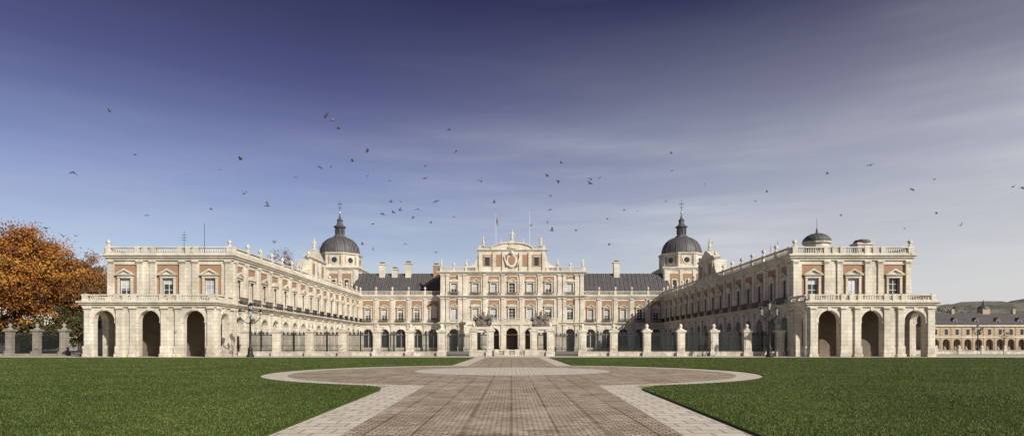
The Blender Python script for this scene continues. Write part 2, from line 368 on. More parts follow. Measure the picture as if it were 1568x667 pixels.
for i,c in enumerate(cent):
    a,e=bd[i],bd[i+1]
    out=i in(0,6)
    r=1.35 if not i==3 else 1.6
    s.arch(a,c,e,0,7.2,r,4.7,-1.6,0,ST,10)
    s.box(c-1.7,c+1.7,-1.6,-1.5,0,6.4,WD if 1<i<5 else GL); s.box(c-r,c+r,-1.5,-1.4,4.4,4.6,FR)
    s.winbay(a,c,e,7.8,14.3,8.5,11.6,1.7,1.9 if out else 1.45,8.2,13.7,ped='seg' if i%2 else 'tri')
    s.winbay(a,c,e,15.0,20.6,15.9,18.3,1.6,1.9 if out else 1.45,15.6,20.1,ped='tri' if i%2 else 'seg')
    s.railing(c-1.5,c+1.5,.6,15.0,.9)
for p in [.55,2.0,5.2,6.6]+[c0+k for k in(-7.35,-2.45,2.45,7.35)]+[cw-6.6,cw-5.2,cw-2.0,cw-.55]:
    for z0,z1 in((0,7.2),(7.8,14.3),(15.0,20.6)): s.pilaster(p,.85,z0,z1,.28,.7 if z0 else 1.3,.5)
s.cornice(0,cw,7.2,7.8,.6); s.cornice(0,cw,14.3,15.0,.8); s.cornice(0,cw,20.6,21.4,.9)
pp=[.3,3.7,7,c0-9.5,c0+9.5,cw-7,cw-3.7,cw-.3]
s.balustrade(-.1,c0-9.2,21.4,1.1,.3,posts=pp[:4],orns=[3.7,7]); s.balustrade(c0+9.2,cw+.1,21.4,1.1,.3,posts=pp[4:],orns=[cw-7,cw-3.7])
for u in(.3,cw-.3): x,y,_=s.P(u,.3,0); statue(b,x,y,22.5,2.3)
s.balustrade(bd[1],bd[-2],7.8,1.0,1.9,posts=bd[1:-1])
for i in range(1,6): s.arch(bd[i],cent[i],bd[i+1],0,7.0,1.55,4.7,1.2,2.0,ST,10)
s.box(bd[1],bd[-2],0.05,2.3,7.0,7.78)
for p in bd[1:-1]:
    s.box(p-.45,p+.45,2.0,2.25,0,7.0); s.box(p-.6,p+.6,2.0,2.4,0,1.2)
b.box(-19.3,19.3,DC+1.7,190,0,7.5,ST); b.box(-19.1,19.1,DC+.7,190,7.5,21.2,SL)
for mx in(1,-1):
    b.mx=mx
    h=F(b,-19.3,DC,(0,1),(-1,0)); h.box(.61,18,-.5,.01,0,20.6); h.box(.8,2.4,.01,.05,15.6,20.1,BK); h.box(.8,2.4,.01,.05,8.2,13.7,BK); h.cornice(.31,18,20.6,21.4,.88,0,0); h.balustrade(.7,18,21.4,1.1,.3)
b.mx=1
a=F(b,0,DC,(1,0),(0,-1)); z=21.4
a.box(-9,9,-3,.25,z,26.6)
for c,w in((-6.6,1.3),(-3.4,.9),(3.4,.9),(6.6,1.3)):
    a.box(c-w,c+w,.25,.29,z+1.3,25.9,BK)
a.box(-1.9,1.9,.25,.29,z+1.3,25.9,BK)
for c in(-6.6,6.6): a.box(c-.6,c+.6,.29,.34,z+1.6,25.2,GL); a.box(c-.85,c+.85,.29,.5,25.2,25.5)
for p in(-8.5,-4.8,-2.3,2.3,4.8,8.5): a.box(p-.42,p+.42,.25,.55,z,26.6)
a.prism([(1.5*math.cos(w),24.3+1.9*math.sin(w)) for w in np.linspace(0,2*math.pi,17)[:-1]],.29,.7,ST)
a.prism([(.9*math.cos(w),24.4+1.2*math.sin(w)) for w in np.linspace(0,2*math.pi,17)[:-1]],.7,.85,BK)
for sg in(-1,1): b.limb((sg*1.3,DC-.7,22.8),(sg*2.2,DC-.7,25.4),.35,.15,ST)
b.ball((0,DC-.9,26.3),.55,ST)
a.cornice(-9,9,26.6,27.3,.7)
pts=[(-5.5,27.3)]+[(-5.5*math.cos(w),27.3+1.7*math.sin(w)) for w in np.linspace(.0,math.pi,15)[1:-1]]+[(5.5,27.3)]
a.prism(pts,-2,.5)
for (ua,za),(ub_,zb) in zip(pts[:-1],pts[1:]): a.prism([(ua,za-.05),(ub_,zb-.05),(ub_*1.03,zb+.25),(ua*1.03,za+.25)],-2,.85)
b.lathe(0,DC-.55,27.4,[(.9,0),(.7,.5),(.35,1.0),(.1,1.3)],ST,8,0,True,1.6,.4)
a.balustrade(-9,-5.6,27.3,.9,.1,posts=[-8.6]); a.balustrade(5.6,9,27.3,.9,.1,posts=[8.6])
for sg in(-1,1):
    u0=sg*9
    pts=[(u0,z),(u0+sg*4.0,z),(u0+sg*4.2,z+.6),(u0+sg*3.6,z+1.3)]+[(u0+sg*(3.2-3.0*math.sin(t)),z+1.3+3.0*(1-math.cos(t))) for t in np.linspace(.1,math.pi/2,6)]+[(u0,z+4.6)]
    a.prism(pts,-1.2,.15)
statue(b,0,DC,29.2,3.4); b.box(-.8,.8,DC-.8,DC+.8,28.7,29.25)
for sg in(-1,1): statue(b,sg*7.7,DC-.1,28.2,2.6,sg); statue(b,sg*12.2,DC-.2,22.5,2.2,sg); statue(b,sg*3.0,DC-.2,28.5,1.6,sg)
for x,h in((-4.4,37.5),(4.8,38)): b.limb((x,DC+3,21),(x,DC+3,h),.08,.04,FR)
pal(b,'main_facade')
m=simple('flag_cloth',(.30,.06,.04),.8); m2=simple('flag_yellow',(.45,.30,.05),.8)
b=B()
for k in range(4):
    for j,(z0,z1,mt) in enumerate(((35.4,35.9,0),(35.9,36.6,1),(36.6,37.1,0))):
        x0=-4.35+k*.1;x1=x0+.1;y0=175+.2*math.sin(k*1.2);y1=175+.2*math.sin(k*1.2+1.2);dz=-k*.35
        b.add([(x0,y0,z0+dz),(x1,y1,z0+dz-.35),(x1,y1,z1+dz-.35),(x0,y0,z1+dz)],[(0,1,2,3)],mt)
pal(b,'flag',[m,m2])
b=B(); b.lathe(50,105,15.1,[(2.1,0),(2.1,.4),(1.9,.5),(1.9,3.0),(2.2,3.1),(2.3,3.4)],ST,12,0,False)
b.lathe(50,105,18.5,[(2.25,0),(2.1,.5),(1.6,1.0),(.9,1.35),(.2,1.5),(.1,2.2)],SL,16)
for k in range(12):
    t=k*math.pi/6+math.pi/12; fr_=F(b,50+1.84*math.cos(t),105+1.84*math.sin(t),(-math.sin(t),math.cos(t)),(math.cos(t),math.sin(t)))
    if k%2==0: fr_.prism([(.35*math.cos(w),17.2+.35*math.sin(w)) for w in np.linspace(0,2*math.pi,13)[:-1]],0,.05,GL)
b.box(56.2,58.6,104,106,15.1,18.0,ST); b.box(56,58.8,103.8,106.2,18.0,18.3,ST); b.lathe(57.4,105,18.3,[(1.4,0),(1.1,.5),(.2,.7)],SL,12); b.box(56.9,57.9,103.95,104,16.8,17.7,GL)
b.limb((50,105,20),(50,105,22.5),.04,.02,IR)
for x,y,h in((-54.3,106,20.5),(-49.5,103,21.2),(-47,110,18.4),(44,106,18.8),(46.5,115,19.5)):
    b.limb((x,y,15),(x,y,h),.05,.03,IR)
for k in range(3): b.box(-54.8+.05*k,-53.8-.05*k,105.98,106.02,19.0+.4*k,19.05+.4*k,IR)
pal(b,'roof_lantern_and_aerials')
# ------------------------------------------------------------ fence
DF=96.5
fence=empty('iron_fence',(0,DF,0))
def pier(b,x,y,w=.55,h=4.1):
    b.box(x-w-.16,x+w+.16,y-w-.16,y+w+.16,0,.7); b.box(x-w,x+w,y-w,y+w,.7,h-.45)
    b.box(x-w+.18,x+w-.18,y-w-.06,y-w,1.0,h-.8)
    b.box(x-w-.1,x+w+.1,y-w-.1,y+w+.1,h-.6,h-.45); b.box(x-w-.2,x+w+.2,y-w-.2,y+w+.2,h-.45,h-.2)
    b.lathe(x,y,h-.2,[(w*1.3,0),(w*.9,.15),(w*.35,.3),(.2,.4),(.3,.6),(.26,.8),(.08,.95)],ST,8,math.pi/4)
def bars(b,x0,x1,y,zb,zt,pitch=.15):
    b.box(x0,x1,y-.04,y+.04,zt-.4,zt-.3,IR); b.box(x0,x1,y-.04,y+.04,zb+.12,zb+.2,IR); b.box(x0,x1,y-.03,y+.03,zb+(zt-zb)*.3,zb+(zt-zb)*.3+.07,IR)
    k=x0+pitch
    while k<x1-.02:
        b.box(k-.03,k+.03,y-.028,y+.028,zb,zt+(.12 if int(k/pitch)%2 else 0),IR); k+=pitch
    for k in np.arange(x0+.3,x1-.2,.6): b.lathe(k,y,zt-.3,[(.02,0),(.12,.12),(.12,.2),(.02,.55)],IR,5)
b=B(); ib=B(); b2=B()
xs=[10.6,15.3,20.3,25.4,30.4,35.4,40.3]
for sg in(-1,1):
    for x in xs: pier(b,sg*x,DF)
    for x0,x1 in zip(xs[:-1],xs[1:]):
        p,q=sorted((sg*x0,sg*x1)); p+=.7;q-=.7
        b.box(p,q,DF-.25,DF+.25,0,.55); b.box(p,q,DF-.32,DF+.32,.55,.7); bars(ib,p,q,DF,.7,3.5)
        mid=(p+q)/2
        ib.box(mid-.08,mid+.08,DF-.08,DF+.08,.7,3.8,IR)
    for x in(5.75,3.25):
        pier(b,sg*x,DF,.5,4.2)
    p,q=sorted((sg*3.8,sg*5.2)); b.box(p,q,DF-.3,DF+.3,0,.9); b.box(p,q,DF-.35,DF+.35,3.55,4.0); bars(ib,p,q,DF,.9,3.5)
    b.box(min(sg*2.9,sg*6.1),max(sg*2.9,sg*6.1),DF-.6,DF+.6,4.05,4.4)
    p,q=sorted((sg*6.4,sg*9.9)); bars(ib,p,q,DF,.05,3.3)
f=F(b,-2.6,DF-.8,(1,0),(0,-1)); f.balustrade(0,5.2,0.02,.95,0,posts=[.3,1.8,3.4,4.9],pitch=.28)
for x in(-63.6,-69.6,-73.8,-78,-82.2,-86.4): pier(b2,x,DF+3,.45,4.3); b2.box(x-3.5,x-.66,DF+2.8,DF+3.2,0,.35) ; bars(ib,x-3.5,x-.6,DF+3,.35,3.3,.13)
PIERM=stone_mat('weathered_pier_stone',(.36,.33,.28),(.2,.18,.15))
for o_ in(b.obj('stone_piers',fence),b2.obj('weathered_piers',fence,[PIERM]+MATS[1:]),ib.obj('iron_bars',fence)): o_.matrix_parent_inverse=Matrix.Translation((0,-DF,0))
SCM=simple('weathered_sculpture_stone',(.17,.145,.115),.9,0,.45,2)
def trophy(x,y,z,sg):
    b=B()
    b.box(-1.0,1.0,-.45,.45,0,.25); b.lathe(0,0,.25,[(.7,0),(.75,.3),(.5,.7),(.3,.9)],0,8,0,True,1.1,.6)
    b.lathe(0,-.05,.9,[(.3,0),(.42,.35),(.48,.65),(.3,.85),(.13,.95)],0,8,0,True,1,.7); b.ball((0,-.1,2.05),.24,0,8,(1,1.1,1.1))
    b.limb((0,-.1,2.2),(.3*sg,.1,2.6),.1,.02,0)
    # banners and spears fanning out behind the armour
    for k,(dx,dz) in enumerate(((-1.35,1.75),(-.75,2.35),(.7,2.2),(1.2,1.85),(-1.5,1.0),(1.55,.9))):
        b.limb((dx*.15,.15,.4),(dx,.1,dz),.06,.04,0); b.limb((dx,.1,dz),(dx*1.08,.1,dz*1.1),.09,.01,0,5)
        if k<4:
            vs=[];nn=5
            for q in range(nn):
                t=q/(nn-1); px_,pz_=dx*(.95-.5*t),dz*(.95-.5*t); dr=.55*math.sin(math.pi*(t*.7+.25))
                for yy_ in(.04,.2): vs+=[(px_,yy_+.05*math.sin(q*2),pz_),(px_+(.28 if dx>0 else -.28),yy_+.08*math.cos(q*2),pz_-dr)]
            fs=[]
            for q in range(nn-1):
                o_=q*4; fs+=[(o_,o_+1,o_+5,o_+4),(o_+2,o_+3,o_+7,o_+6),(o_+1,o_+3,o_+7,o_+5),(o_,o_+2,o_+6,o_+4)]
            fs+=[(0,1,3,2),(o_+4,o_+5,o_+7,o_+6)]; b.add(vs,fs,0)
    # seated lion beside the armour
    b.lathe(-sg*.95,-.3,.25,[(.32,0),(.36,.25),(.3,.6),(.2,.8)],0,8,0,True,1,.8); b.ball((-sg*1.1,-.45,1.2),.27,0,8,(1.1,1,1)); b.ball((-sg*1.28,-.6,1.14),.13,0,8,(1.2,1,.8))
    b.limb((-sg*1.15,-.5,.8),(-sg*1.25,-.6,.22),.11,.09,0); b.limb((-sg*.7,-.2,.3),(-sg*.2,.1,.35),.1,.06,0)
    b.ball((-.75,-.25,.6),.42,0,8,(1,.5,1)); b.ball((.8,-.25,.55),.38,0,8,(1,.5,1)); b.limb((-.3,-.3,.9),(-.9,-.4,1.4),.14,.1,0); b.limb((.3,-.3,.9),(.85,-.4,1.5),.14,.1,0)
    return b.obj('trophy_sculpture',None,[SCM],(x,y,z))
trophy(-4.35,DF,4.4,-1); trophy(4.35,DF,4.4,1)
# ------------------------------------------------------------ lamps
LG=simple('lamp_glass',(.5,.5,.45),.15)
def lamp(x,y,s=1.0):
    b=B()
    b.lathe(0,0,0,[(.5,0),(.5,.25),(.36,.35),(.3,1.0),(.36,1.1),(.2,1.25),(.14,1.6),(.11,4.3),(.17,4.4),(.1,4.6),(.08,5.9)],0,10)
    def lant(cx,cy,cz,k=1):
        b.lathe(cx,cy,cz,[(.04*k,-.15),(.12*k,0),(.24*k,.5*k)],1,6,0,False); b.lathe(cx,cy,cz+.5*k,[(.3*k,0),(.22*k,.14*k),(.08*k,.25*k),(.03*k,.42*k)],0,6,0,False)
        for q in range(6):
            a=q*math.pi/3; b.limb((cx+.12*k*math.cos(a),cy+.12*k*math.sin(a),cz),(cx+.24*k*math.cos(a),cy+.24*k*math.sin(a),cz+.5*k),.025,.025,0,4)
    lant(0,0,6.1,1.2)
    for q in range(4):
        a=q*math.pi/2+.35; ca,sa=math.cos(a),math.sin(a); pr=None
        for t in np.linspace(0,1,8):
            r=1.25*t; z=4.5+.55*math.sin(t*math.pi*1.0)*-.6+t*.75
            if pr: b.limb(pr,(r*ca,r*sa,z),.055,.05,0,5)
            pr=(r*ca,r*sa,z)
        b.limb((.1*ca,.1*sa,5.4),(.8*ca,.8*sa,4.75),.03,.03,0,4)
        lant(1.25*ca,1.25*sa,5.45,1.0)
    o=b.obj('street_lamp',None,[IRON,LG],(x,y,0)); o.scale=(s,s,s); return o
lamp(-36.4,89,1.06); lamp(35.6,88.5,1.1); lamp(115,158,.95); lamp(103,134,.7)
# ------------------------------------------------------------ ground
def sheet(name,pts,z,mat,th=0):
    me=bpy.data.meshes.new(name); n=len(pts)
    if th:
        vs=[(x,y,z) for x,y in pts]+[(x,y,z-th) for x,y in pts]; fs=[tuple(range(n))]+[(k,n+k,n+(k+1)%n,(k+1)%n) for k in range(n)]
    else: vs=[(x,y,z) for x,y in pts]; fs=[tuple(range(n))]
    me.from_pydata(vs,[],fs); me.materials.append(mat); o=bpy.data.objects.new(name,me); scene.collection.objects.link(o)
    import bmesh
    bm=bmesh.new(); bm.from_mesh(me); bmesh.ops.triangulate(bm,faces=bm.faces); bmesh.ops.recalc_face_normals(bm,faces=bm.faces)
    for f_ in bm.faces:
        if abs(f_.normal.z)>.5 and f_.normal.z<0: f_.normal_flip()
    bm.to_mesh(me); bm.free(); return o
m,nt,b_=newmat('sandy_ground'); c=coords(nt)
col=ramp(nt,noise(nt,c,.15,8,.7),[(.3,(.32,.28,.22)),(.7,(.46,.42,.35))]); nt.links.new(col,b_.inputs['Base Color']); b_.inputs['Roughness'].default_value=.95; bump(nt,b_,noise(nt,c,6,4),.3,.02); SAND=m
m,nt,b_=newmat('cobble'); c=coords(nt)
v=N(nt,'ShaderNodeTexBrick'); v.inputs['Scale'].default_value=1; v.inputs['Brick Width'].default_value=.21; v.inputs['Row Height'].default_value=.15; v.inputs['Mortar Size'].default_value=.024; v.inputs['Mortar Smooth'].default_value=.5
wob=mix(nt,c,N(nt,'ShaderNodeTexNoise',Scale=2.5).outputs['Color'],.03); nt.links.new(wob,v.inputs['Vector'])
v.inputs['Color1'].default_value=(.46,.345,.225,1); v.inputs['Color2'].default_value=(.82,.685,.505,1); v.inputs['Mortar'].default_value=(.15,.12,.085,1)
big=N(nt,'ShaderNodeTexBrick'); big.inputs['Scale'].default_value=1; big.inputs['Brick Width'].default_value=1.35; big.inputs['Row Height'].default_value=.85; big.inputs['Mortar Size'].default_value=.04; big.inputs['Mortar Smooth'].default_value=.4
bw=mix(nt,c,N(nt,'ShaderNodeTexNoise',Scale=.9).outputs['Color'],.06)
nt.links.new(mapping(nt,bw,(1,1,1),(.2,0,0),(0,0,R(90))),big.inputs['Vector']); big.inputs['Color1'].default_value=(1,1,1,1); big.inputs['Color2'].default_value=(.8,.78,.77,1); big.inputs['Mortar'].default_value=(.36,.31,.25,1)
col=mix(nt,v.outputs['Color'],big.outputs['Color'],1,'MULTIPLY')
col=mix(nt,col,(.17,.12,.07),math_(nt,'MULTIPLY',ramp(nt,noise(nt,c,8,5,.9),[(.47,(0,0,0)),(.60,(1,1,1))]),.8))
col=mix(nt,col,(.82,.71,.55),math_(nt,'MULTIPLY',ramp(nt,noise(nt,c,.5,7,.8),[(.45,(0,0,0)),(.7,(1,1,1))]),.55))
col=mix(nt,col,(.20,.145,.095),math_(nt,'MULTIPLY',ramp(nt,noise(nt,mapping(nt,c,(1,.35,1),(5,3,0)),.8,8,.8),[(.46,(0,0,0)),(.64,(1,1,1))]),.5))
nt.links.new(col,b_.inputs['Base Color']); b_.inputs['Roughness'].default_value=.85
hh=math_(nt,'ADD',math_(nt,'SUBTRACT',1.0,v.outputs['Fac']),noise(nt,c,9,4)); bump(nt,b_,hh,.8,.03); COB=m
def slabmat(name,c1,c2,w,h,rot=0):
    m,nt,b_=newmat(name); c=coords(nt); v=N(nt,'ShaderNodeTexBrick'); v.inputs['Scale'].default_value=1; v.inputs['Brick Width'].default_value=w; v.inputs['Row Height'].default_value=h; v.inputs['Mortar Size'].default_value=.018
    nt.links.new(mapping(nt,c,(1,1,1),(0,0,0),(0,0,rot)),v.inputs['Vector'])
    v.inputs['Color1'].default_value=(*c1,1); v.inputs['Color2'].default_value=(*c2,1); v.inputs['Mortar'].default_value=(.16,.13,.09,1)
    col=mix(nt,v.outputs['Color'],tuple(x*.5 for x in c1),math_(nt,'MULTIPLY',ramp(nt,noise(nt,c,3.5,7,.8),[(.43,(0,0,0)),(.70,(1,1,1))]),.75))
    nt.links.new(col,b_.inputs['Base Color']); b_.inputs['Roughness'].default_value=.8; bump(nt,b_,noise(nt,c,7,5,.7),.4,.02); return m
SLAB=slabmat('pale_slabs',(.80,.73,.60),(.66,.58,.46),.62,.5,0)
SLAB2=slabmat('pale_paving',(.78,.71,.59),(.66,.59,.48),.5,.35,0)
sheet('ground',[(-3000,-300),(3000,-300),(3000,4000),(-3000,4000)],0,SAND)
CY=38.5;RO=14.1;PW=4.85
jl=CY-math.sqrt(RO**2-PW**2)
def arc(r,cx,cy,a0,a1,n): return [(cx+r*math.cos(a),cy+r*math.sin(a)) for a in np.linspace(a0,a1,n)]
def plazapoly(r,pw,y0,y1):
    al=math.acos(pw/r)
    right=arc(r,0,CY,-al,al,40); left=arc(r,0,CY,math.pi-al,math.pi+al,40)
    return [(pw-1.2,y0)]+right+[(pw,y1),(-pw,y1)]+left+[(-pw+1.2,y0)]
sheet('path_border_paving',plazapoly(RO+.5,PW+.3,-15,86),.004,SLAB)
sheet('cobbled_path',plazapoly(RO-1.35,PW-1.3,-15,86),.008,COB)
sheet('paving_circle',arc(6.2,0,41,0,2*math.pi,65)[:-1],.012,SLAB2)
sheet('promenade_pavement',[(-250,86),(250,86),(250,95.6),(-250,95.6)],.006,SLAB2)
m,nt,b_=newmat('grass'); c=coords(nt)
col=ramp(nt,noise(nt,c,.18,7,.7),[(.36,(.040,.070,.010)),(.5,(.066,.100,.014)),(.64,(.112,.130,.027))])
fine=noise(nt,mapping(nt,c,(1,.6,1)),7,7,.8)
col=mix(nt,col,(.035,.062,.008),math_(nt,'MULTIPLY',ramp(nt,fine,[(.42,(1,1,1)),(.6,(0,0,0))]),.6))
col=mix(nt,col,(.17,.15,.06),math_(nt,'MULTIPLY',ramp(nt,noise(nt,c,.9,8,.85),[(.54,(0,0,0)),(.75,(1,1,1))]),.45))
nt.links.new(col,b_.inputs['Base Color']); b_.inputs['Roughness'].default_value=.9; b_.inputs['Specular IOR Level'].default_value=.15
bump(nt,b_,fine,.7,.05); GR=m
al=math.acos(PW/RO)
lawn=[(-PW+1.2,-15),(-PW+.06,jl-2.0)]+[(-PW-.15,jl-.9),(-PW-.6,jl-.15)]+arc(RO,0,CY,math.pi+al-.09,math.pi-al,50)+[(-PW,84),(-260,84),(-260,-15)]
lw=empty('lawn')
for sg in(1,-1):
    o=sheet('turf',[(x*sg,y) for x,y in lawn],.05,GR,.05); o.parent=lw
n=420000
yy=8+76*rng.random(n)**2.2; xx=(rng.random(n)*2-1)*(yy*.83+1)
d=np.hypot(xx,yy-CY); keep=(np.abs(xx)>np.where(yy<26,PW-.03*(25.2-yy),PW)+.02)&(d>RO+.03); xx=xx[keep];yy=yy[keep];n=len(xx)
h=.014+.022*rng.random(n); w=.004+.0006*yy; t=rng.random(n)*6.283; lx=(rng.random(n)-.5)*.06; ly=(rng.random(n)-.5)*.06
V=np.zeros((n,3,3)); V[:,0]=np.c_[xx-w*np.cos(t),yy-w*np.sin(t),np.full(n,.045)]; V[:,1]=np.c_[xx+w*np.cos(t),yy+w*np.sin(t),np.full(n,.045)]; V[:,2]=np.c_[xx+lx,yy+ly,.05+h]
def npmesh(name,V,mats,mi=None,parent=None,loc=(0,0,0)):
    n,k,_=V.shape; me=bpy.data.meshes.new(name); me.vertices.add(n*k); me.vertices.foreach_set('co',V.reshape(-1).astype(np.float32))
    me.loops.add(n*k); me.loops.foreach_set('vertex_index',np.arange(n*k,dtype=np.int32)); me.polygons.add(n); me.polygons.foreach_set('loop_start',(np.arange(n)*k).astype(np.int32))
    for m in mats: me.materials.append(m)
    if mi is not None: me.polygons.foreach_set('material_index',mi.astype(np.int32))
    me.update(calc_edges=True); me.validate(); o=bpy.data.objects.new(name,me); scene.collection.objects.link(o); o.location=loc; o.parent=parent; return o
G2=[]
for i,c_ in enumerate([(.080,.124,.017),(.112,.150,.026),(.060,.096,.013),(.19,.17,.065)]):
    m,nt,b_=newmat('grass_blade_%d'%i); c=coords(nt)
    o_=ramp(nt,noise(nt,c,.22,7,.72),[(.36,tuple(x*.62 for x in c_)),(.64,tuple(x*1.3 for x in c_))])
    nt.links.new(o_,b_.inputs['Base Color']); b_.inputs['Roughness'].default_value=.7; G2.append(m)
npmesh('blades',V,G2,rng.choice(4,n,p=[.42,.28,.22,.08]),lw)
# ------------------------------------------------------------ trees
BARK=simple('bark',(.07,.05,.035),.95)
def leafmat(i,c):
    m,nt,b_=newmat('leaves_%d'%i); cc=coords(nt); o=ramp(nt,noise(nt,cc,.5,5),[(.3,tuple(x*.6 for x in c)),(.7,tuple(x*1.3 for x in c))]); nt.links.new(o,b_.inputs['Base Color']); b_.inputs['Roughness'].default_value=.8
    return m
def tree(name,x,y,H,Rr,cols,nl=26000,leaf=.2,base=.22,seed=1,clump=None):
    r=np.random.default_rng(seed); random.seed(seed); e=empty(name,(x,y,0)); b=B()
    def grow(p,d,L,rad,lev):
        q=p+d*L; b.limb(p,q,rad,rad*.68,0,7)
        if lev==0 or rad<.03: return
        for k in range(3 if lev>1 else 4):
            nd=(d+Vector((random.gauss(0,.55),random.gauss(0,.55),random.gauss(.12,.3)))).normalized(); grow(q,nd,L*random.uniform(.62,.85),rad*.62,lev-1)
    grow(Vector((0,0,-.1)),Vector((.03,.02,1)).normalized(),H*base,H*.02,4)
    b.obj('trunk_and_limbs',e,[BARK])
    nc=clump or 230; C=[]
    while len(C)<nc:
        v=r.normal(size=3); v/=np.linalg.norm(v); rr=r.random()**.45
        ang=math.atan2(v[1],v[0]); bumpy=.80+.26*math.sin(3*ang+seed)*math.cos(2.3*v[2]+seed)+.18*r.random()
        p=v*rr*bumpy; z=H*(base+.10)+ (p[2]+1)/2*H*(.9-base)
        wz=1.0 if p[2]<0.2 else 1-.25*(p[2]-.2)
        C.append((p[0]*Rr*wz,p[1]*Rr*wz,z))
    C=np.array(C); sz=r.uniform(.4,1.2,nc)*Rr*.12
    idx=r.integers(0,nc,nl); P=C[idx]+r.normal(size=(nl,3))*sz[idx][:,None]*np.array([1,1,.7])
    a=r.normal(size=(nl,3)); a/=np.linalg.norm(a,axis=1)[:,None]; bb=np.cross(a,r.normal(size=(nl,3))); bb/=np.linalg.norm(bb,axis=1)[:,None]
    s=(leaf*r.uniform(.6,1.3,nl))[:,None]; V=np.stack([P-a*s,P-bb*s*.6,P+a*s,P+bb*s*.6],1)
    cm=r.integers(0,len(cols),nc); mi=cm[idx]; sw=r.random(nl)<.25; mi[sw]=r.integers(0,len(cols),sw.sum())
    npmesh('foliage',V,cols,mi,e)
OR=[leafmat(0,(.38,.15,.02)),leafmat(1,(.29,.095,.014)),leafmat(2,(.44,.22,.035)),leafmat(3,(.17,.06,.015))]
BR=[leafmat(4,(.26,.13,.045)),leafmat(5,(.17,.09,.035)),leafmat(6,(.32,.16,.045)),leafmat(7,(.08,.06,.02))]
OL=[leafmat(8,(.07,.065,.018)),leafmat(9,(.05,.055,.015)),leafmat(10,(.12,.09,.03))]
tree('autumn_plane_tree',-86.5,112,24,8.8,OR,60000,.2,.10,seed=3,clump=380)
tree('autumn_plane_tree',-96,125,22,8,OR,22000,.24,.15,seed=9)
for i,(x,y,h,rr) in enumerate([(-96,142,21.5,6.5),(-89,147,22.5,6),(-100,150,23,7),(-107,160,22,7),(-92,160,23,6.5),(-83,138,19.5,5.5)]):
    tree('brown_autumn_tree',x,y,h,rr,BR+OL[2:]+OR[:1],20000,.22,.12,seed=20+i)
for i,(x,y,h,rr) in enumerate([(-92,170,27.5,5.5),(-96,185,29,5.5),(-73.5,140,22.2,4),(-67,142,22.6,3.5),(-60,200,31.5,5),(-77,215,36,6)]):
    tree('brown_autumn_tree',x,y,h,rr,BR,9000,.2,.2,seed=40+i)
for i,x in enumerate(np.linspace(-112,-72,10)): tree('shrub',x,114+(i%3)*4,6.5+2.2*math.sin(i*2.1),4.2,OL,9000,.2,.02,seed=60+i,clump=90)
# ------------------------------------------------------------ far right: arcaded building + hills
b=B(); Y=225; f=F(b,147,Y,(1,0),(0,-1)); L=95
pt=3.8
TAN=9
for i in range(25):
    a=i*pt;c=a+pt/2
    f.arch(a,c,a+pt,0,4.4,1.25,2.6,-1,0,TAN,8,False,False); f.box(c-1.3,c+1.3,-3.2,-3,0,4.2,WD)
    f.box(a,a+pt,-.5,0,4.4,8.2,TAN); f.box(c-.55,c+.55,0,.03,5.2,7.3,GL); f.box(c-.75,c+.75,0,.1,7.3,7.5); f.box(c-.75,c+.75,0,.1,5.0,5.2)
    f.box(a-.3,a+.3,0,.12,0,8.2,TAN)
    if i%2==0:
        f.box(c-.7,c+.7,-3.2,-1.0,9.1,10.6,TAN); f.box(c-.45,c+.45,-1.0,-.96,9.4,10.3,GL); f.prism([(c-.95,10.6),(c+.95,10.6),(c,11.4)],-3.6,-.8,SL)
f.box(0,L,0,.15,4.3,4.7,ST); f.box(-.3,L,-.5,.5,8.2,8.7,ST)
b.add([(146.4,Y-.4,8.7),(243,Y-.4,8.7),(243,Y+12,8.7),(146.4,Y+12,8.7),(148,Y+5.5,13.2),(243,Y+5.5,13.2)],[(0,1,5,4),(3,4,5,2),(0,4,3),(1,2,5)],SL)
b.box(147.2,243,Y+3.2,Y+11.5,0,8.3,TAN)
b.box(169.2,171.8,Y+5,Y+8,8,14.8,TAN); b.lathe(170.5,Y+6.4,14.8,[(1.9,0),(1.7,.5),(1.0,1.1),(.5,1.4),(.4,2.2),(.05,3.2)],SL,8,math.pi/8,False)
for x in (150,158,180): b.box(x,x+1,Y+5,Y+6,12.5,14.6,TAN)
b.obj('arcaded_building',None,MATS+[stone_mat('tan_render',(.50,.39,.27),(.38,.29,.20),1.0)])
m,nt,b_=newmat('hill_scrub'); c=coords(nt)
col=ramp(nt,noise(nt,c,.03,9,.75),[(.40,(.07,.085,.06)),(.6,(.24,.22,.17))]); nt.links.new(col,b_.inputs['Base Color']); b_.inputs['Roughness'].default_value=1
nx,ny=110,16; vs=[];fs=[]
for j in range(ny):
    for i in range(nx):
        x=420+i*16; y=820+j*35; t=j/(ny-1)
        hgt=math.sin(t*math.pi)**.8*(78+10*math.sin(i*.21+.6)+5*math.sin(i*.61+1)+2.5*math.sin(i*1.7+j))*min(1,max(0,(i)/9))
        vs.append((x,y,hgt-.5))
for j in range(ny-1):
    for i in range(nx-1): k=j*nx+i; fs.append((k,k+1,k+nx+1,k+nx))
me=bpy.data.meshes.new('hill'); me.from_pydata(vs,[],fs); me.materials.append(m); o=bpy.data.objects.new('hill',me); scene.collection.objects.link(o)
for p in me.polygons: p.use_smooth=True
r=np.random.default_rng(5); n=30000
xx=r.uniform(90,560,n); hz=(9+4*np.sin(xx*.21)+4*np.sin(xx*.083))*r.random(n)**.7+1
P=np.c_[xx,r.uniform(262,285,n),hz*1.2]; a=r.normal(size=(n,3)); a/=np.linalg.norm(a,axis=1)[:,None]; bb=np.cross(a,r.normal(size=(n,3))); bb/=np.linalg.norm(bb,axis=1)[:,None]
npmesh('distant_trees',np.stack([P-a*.5,P-bb*.4,P+a*.5,P+bb*.4],1),OL,r.integers(0,3,n))
b=B()
